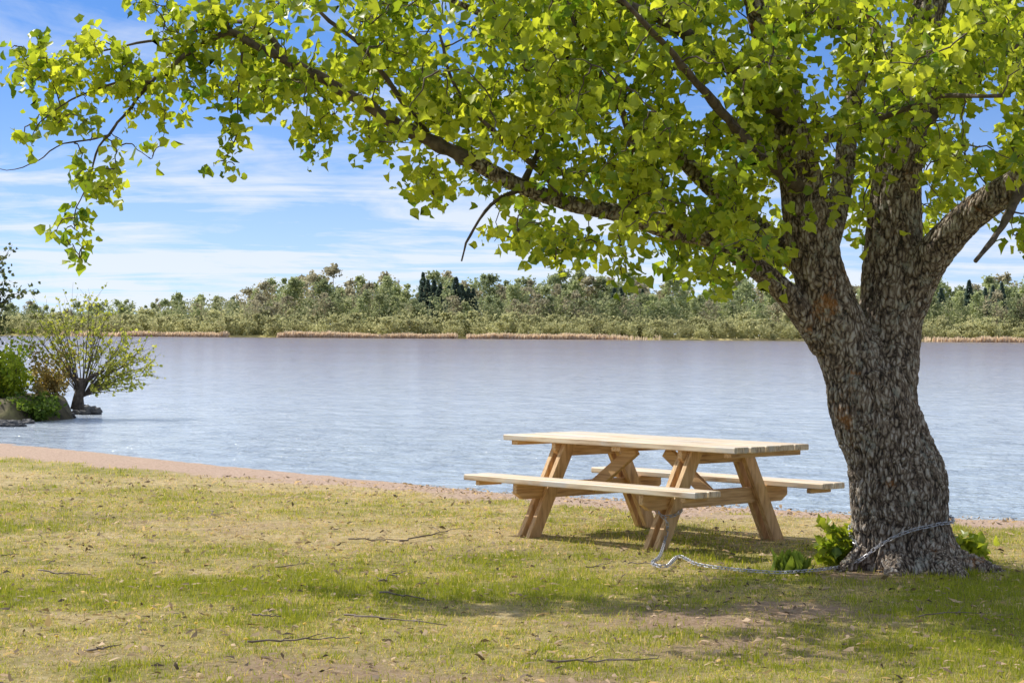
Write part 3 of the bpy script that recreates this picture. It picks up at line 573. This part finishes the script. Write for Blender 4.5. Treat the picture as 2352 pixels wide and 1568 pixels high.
# ---------------------------------------------------------------- chain
def tl(u,v,z): return np.array(tpt([0,0,TX,TY,TH],u,v,z))
legz=.26; lv=-(tf+(TF-tf)*(1-legz/.7)); path=[]
for a_ in range(-60,300,30):
    path.append(tl(TS+.095*math.cos(R(a_)),lv+.10*math.sin(R(a_)),legz+.02*math.sin(R(a_*2))))
path+= [tl(TS+.08,lv-.1,.2),tl(TS+.09,lv-.13,.08)]
for x,y in [(1515,1285),(1498,1302),(1530,1308),(1560,1285),(1600,1300),(1660,1308),(1720,1318),(1790,1322),(1850,1318),(1900,1312),(1940,1302)]:
    g_=ground(x,y); g_[2]=height(np.array([g_[0]]),np.array([g_[1]]))[0]+.028; path.append(g_)
def on_trunk(px,py):
    d=Vector(ray(px,py)).normalized(); h_=bvh.ray_cast(Vector((0,0,H)),d)
    return None if h_[0] is None else np.array(h_[0]-d*.035)
for x,y in [(1972,1287),(1990,1275),(2012,1258),(2040,1240),(2070,1226),(2100,1215),(2130,1209),(2155,1203)]:
    h_=on_trunk(x,y)
    if h_ is not None: path.append(h_)
ctr=at(2072,1200,YT)
for a_,z in [(-25,.0),(0,.02),(30,.02),(60,.02),(90,.0),(120,-.02),(150,-.05),(180,-.1),(205,-.16)]:
    d=Vector((math.cos(R(a_)),math.sin(R(a_)),0)); o_=Vector((ctr[0],ctr[1],ctr[2]+.02+z))
    h_=bvh.ray_cast(o_+d*1.5,-d)
    if h_[0] is not None: path.append(np.array(h_[0]+d*.028))
Pp=smooth_path(np.array(path),1400); cum=np.concatenate([[0],np.cumsum(np.linalg.norm(np.diff(Pp,axis=0),axis=1))]); mb=MB()
st_=.036; k=0; s=0
while s<cum[-1]-st_:
    i=np.searchsorted(cum,s); j=min(np.searchsorted(cum,s+st_),len(Pp)-1); c=(Pp[i]+Pp[j])/2; x=unit(Pp[j]-Pp[i]); up=np.array([0,0,1.]) if abs(x[2])<.9 else np.array([0,1.,0]); y=unit(np.cross(up,x)); z=np.cross(x,y)
    w=y*math.cos(.6)+z*math.sin(.6) if k%2 else -y*math.sin(.6)+z*math.cos(.6)
    pts=[]
    for a in np.linspace(0,2*math.pi,10,endpoint=False):
        ca,sa_=math.cos(a),math.sin(a); pts.append(c+x*(ca*.0125+(.011 if ca>0 else -.011))+w*sa_*.011)
    pts.append(pts[0]); pts.append(pts[1]); mb.tube(pts,.0034,5,False); s+=st_; k+=1
tag(mb.build('chain',M_steel,origin=path[0]),'galvanised steel chain running from the table leg around the tree trunk','chain')
# ---------------------------------------------------------------- sticks
def stick(px0,px1,label,r_=.006,fork=2):
    a,b_=ground(*px0),ground(*px1); n=12; t=np.linspace(0,1,n)[:,None]; ln=np.linalg.norm(b_-a); P=a+(b_-a)*t+rng.normal(0,.025*ln+.004,(n,3))*[1,1,0]; P[:,2]=height(P[:,0],P[:,1])+.024+.012*rng.random(n)
    mb=MB(); mb.tube(P,np.linspace(r_,r_*.4,n),6)
    for _ in range(fork):
        j=random.randint(2,9); d=(b_-a)*random.uniform(.12,.3); an=random.choice([-1,1])*random.uniform(.4,.9); d=np.array([d[0]*math.cos(an)-d[1]*math.sin(an),d[0]*math.sin(an)+d[1]*math.cos(an),.03*ln]); mb.tube(P[j]+d*np.linspace(0,1,4)[:,None]+rng.normal(0,.004,(4,3)),np.linspace(r_*.6,r_*.25,4),5)
    tag(mb.build('fallen_twig',M_stick,origin=P[0],smooth=True),label,'twig')
for a,b_,l in [((800,1243),(930,1243),'dark twig left of the table, the left one of an end to end pair'),((915,1245),(1062,1222),'dark twig on the lawn left of the table, nearest the table'),((872,1370),(990,1392),'short dark twig at the left tip of the tree shadow'),((795,1420),(1010,1442),'long pale curved twig in the middle of the foreground lawn'),((575,1488),(805,1478),'dark twig lying flat near the bottom left of centre'),((95,1320),(205,1330),'dark forked twig on the grass at the far left'),((478,1180),(520,1205),'small twig in the dry grass near the beach at left'),((875,1345),(940,1318),'short twig slanting up to the right below the paired twigs'),((1250,1535),(1520,1522),'long thin twig close to the bottom edge, below the tree shadow'),((205,1506),(275,1496),'short dark twig near the bottom left corner'),((1345,1308),(1405,1296),'small forked twig on the lawn in front of the table'),((1440,1298),(1560,1310),'thin twig beside the chain below the near table leg'),((630,1312),(720,1305),'thin straw coloured twig on the lawn left of centre'),((580,1425),(650,1428),'short thin twig left of the long pale curved twig'),((0,1285),(40,1283),'tiny twig at the left edge of the lawn'),((2100,1430),(2270,1415),'thin twig in the shaded grass at lower right')]:
    stick(a,b_,l,.006 if 'long' in l or 'dark' in l else .004)
# dandelions
m,nt,b=newmat('dandelion_yellow'); nn=N(nt,'ShaderNodeTexNoise',i_Scale=200); nt.links.new(ramp(nt,nn.outputs[0],[(.3,(.75,.5,.02)),(.7,(.9,.68,.04))]),b.inputs['Base Color']); M_dand=m
m,nt,b=newmat('stem_green'); nn=N(nt,'ShaderNodeTexNoise',i_Scale=40); nt.links.new(ramp(nt,nn.outputs[0],[(.3,(.1,.15,.03)),(.7,(.2,.24,.06))]),b.inputs['Base Color']); M_stem=m
hm=MB()
for ring,(nr,rd,zz) in enumerate([(14,.02,.0),(12,.015,.004),(9,.009,.007)]):
    for k in range(nr):
        a=k*6.283/nr+ring; d=np.array([math.cos(a),math.sin(a),0]); s_=np.array([-d[1],d[0],0])*.003; c=np.array([0,0,.052+zz]); hm.add([c+s_*.5,c-s_*.5,c+d*rd-s_,c+d*rd*1.08+[0,0,.002],c+d*rd+s_],[(0,1,2,3,4)])
hm.tube([(0,0,.045),(0,0,.056)],[.004,.008],8)
sm_=MB(); sm_.tube([(0,0,-.01),(.004,0,.03),(0,0,.05)],[.0022,.002,.002],5)
hme=hm.build('flower_head',M_dand,None); sme=sm_.build('stem',M_stem,None); first=True
for px,py in [(350,1415),(195,1415),(22,1430),(565,1490),(1165,1505),(700,1455),(640,1350),(450,1450),(265,1400),(130,1482),(1080,1332),(820,1500),(330,1350)]:
    g_=ground(px,py); g_[2]=height(np.array([g_[0]]),np.array([g_[1]]))[0]; D=empty('dandelion',g_,'small yellow dandelion in the lawn','flower','dandelions in the lawn',local=True,rz=random.random()*6); D.scale=(.6,.6,.9)
    h1,s1=(hme,sme) if first else (hme.copy(),sme.copy())
    if not first: COL.objects.link(h1); COL.objects.link(s1)
    h1.parent=D; s1.parent=D; first=False
# ---------------------------------------------------------------- light
SX,SY=.82,.52
Ld=Vector((SX,-SY,-1)).normalized(); sl_=bpy.data.lights.new('sun','SUN'); sl_.energy=5; sl_.angle=R(.5); sl_.color=(1,.95,.87)
so_=bpy.data.objects.new('sun',sl_); COL.objects.link(so_); so_.rotation_euler=Ld.to_track_quat('-Z','Y').to_euler()
w=bpy.data.worlds.new('World'); SC.world=w; w.use_nodes=True; nt=w.node_tree; bg=nt.nodes['Background']; bg.inputs[1].default_value=.15
tc=N(nt,'ShaderNodeTexCoord'); sky=N(nt,'ShaderNodeTexSky',sky_type='NISHITA'); sky.sun_disc=False; sky.sun_elevation=math.atan(1/math.hypot(SX,SY)); sky.sun_rotation=math.atan2(-SX,SY); sky.air_density=1.0; sky.dust_density=.3; sky.ozone_density=2.5
sp=N(nt,'ShaderNodeSeparateXYZ'); nt.links.new(tc.outputs['Generated'],sp.inputs[0])
def mth(op,a,b_=None,c_=None,clamp=False):
    n=N(nt,'ShaderNodeMath',operation=op,use_clamp=clamp)
    for i,v in enumerate((a,b_,c_)):
        if v is None: continue
        if isinstance(v,(int,float)): n.inputs[i].default_value=v
        else: nt.links.new(v,n.inputs[i])
    return n.outputs[0]
zc=mth('MAXIMUM',sp.outputs[2],0.0)
zz=mth('ADD',mth('MULTIPLY',zc,2.8),.04)
cb=N(nt,'ShaderNodeCombineXYZ'); nt.links.new(sp.outputs[0],cb.inputs[0]); nt.links.new(sp.outputs[1],cb.inputs[1]); nt.links.new(zz,cb.inputs[2])
nm_=N(nt,'ShaderNodeVectorMath',operation='NORMALIZE'); nt.links.new(cb.outputs[0],nm_.inputs[0]); nt.links.new(nm_.outputs[0],sky.inputs['Vector'])
def clouds(dz,scale,rot,loc,ns,det,rough,dist):
    den=mth('ADD',zc,dz); u=mth('DIVIDE',sp.outputs[0],den); v=mth('DIVIDE',sp.outputs[1],den)
    cv=N(nt,'ShaderNodeCombineXYZ'); nt.links.new(u,cv.inputs[0]); nt.links.new(v,cv.inputs[1])
    mp=N(nt,'ShaderNodeMapping'); mp.inputs['Scale'].default_value=scale; mp.inputs['Rotation'].default_value=(0,0,rot); mp.inputs['Location'].default_value=loc; nt.links.new(cv.outputs[0],mp.inputs[0])
    n1=N(nt,'ShaderNodeTexNoise',i_Scale=ns,i_Detail=det,i_Roughness=rough,i_Distortion=dist); nt.links.new(mp.outputs[0],n1.inputs['Vector']); return n1.outputs[0]
ca=clouds(.06,(.42,.60,1),.22,(1.3,.4,0),1.5,9,.6,.9)
cbn=clouds(.14,(1.8,1.2,1),.15,(4.3,2.4,0),2.0,9,.62,.5)
nz_=mth('ADD',mth('MULTIPLY',ca,.7),mth('MULTIPLY',cbn,.3))
hz=mth('POWER',mth('SUBTRACT',1,mth('MULTIPLY',zc,5.6),clamp=True),2.0)
hi=mth('MULTIPLY',mth('SUBTRACT',zc,.18),2.2,clamp=True)  # cloud cover added above the view, pales water reflections and lifts ambient light
mask=mth('MULTIPLY',mth('SUBTRACT',mth('ADD',nz_,mth('MULTIPLY',hz,.17)),mth('ADD',.455,mth('MULTIPLY',zc,.25))),5.2,clamp=True)
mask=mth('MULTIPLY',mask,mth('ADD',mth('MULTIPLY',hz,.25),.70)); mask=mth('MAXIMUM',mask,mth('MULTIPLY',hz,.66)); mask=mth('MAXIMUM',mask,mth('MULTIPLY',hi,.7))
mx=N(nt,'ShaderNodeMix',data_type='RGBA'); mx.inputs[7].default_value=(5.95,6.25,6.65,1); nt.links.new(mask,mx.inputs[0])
tn=N(nt,'ShaderNodeVectorMath',operation='MULTIPLY'); tn.inputs[1].default_value=(.50,.79,1.12); nt.links.new(sky.outputs[0],tn.inputs[0]); nt.links.new(tn.outputs[0],mx.inputs[6])
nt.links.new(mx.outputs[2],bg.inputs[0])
SC.view_settings.view_transform='Standard'; SC.view_settings.look='None'; SC.view_settings.exposure=0
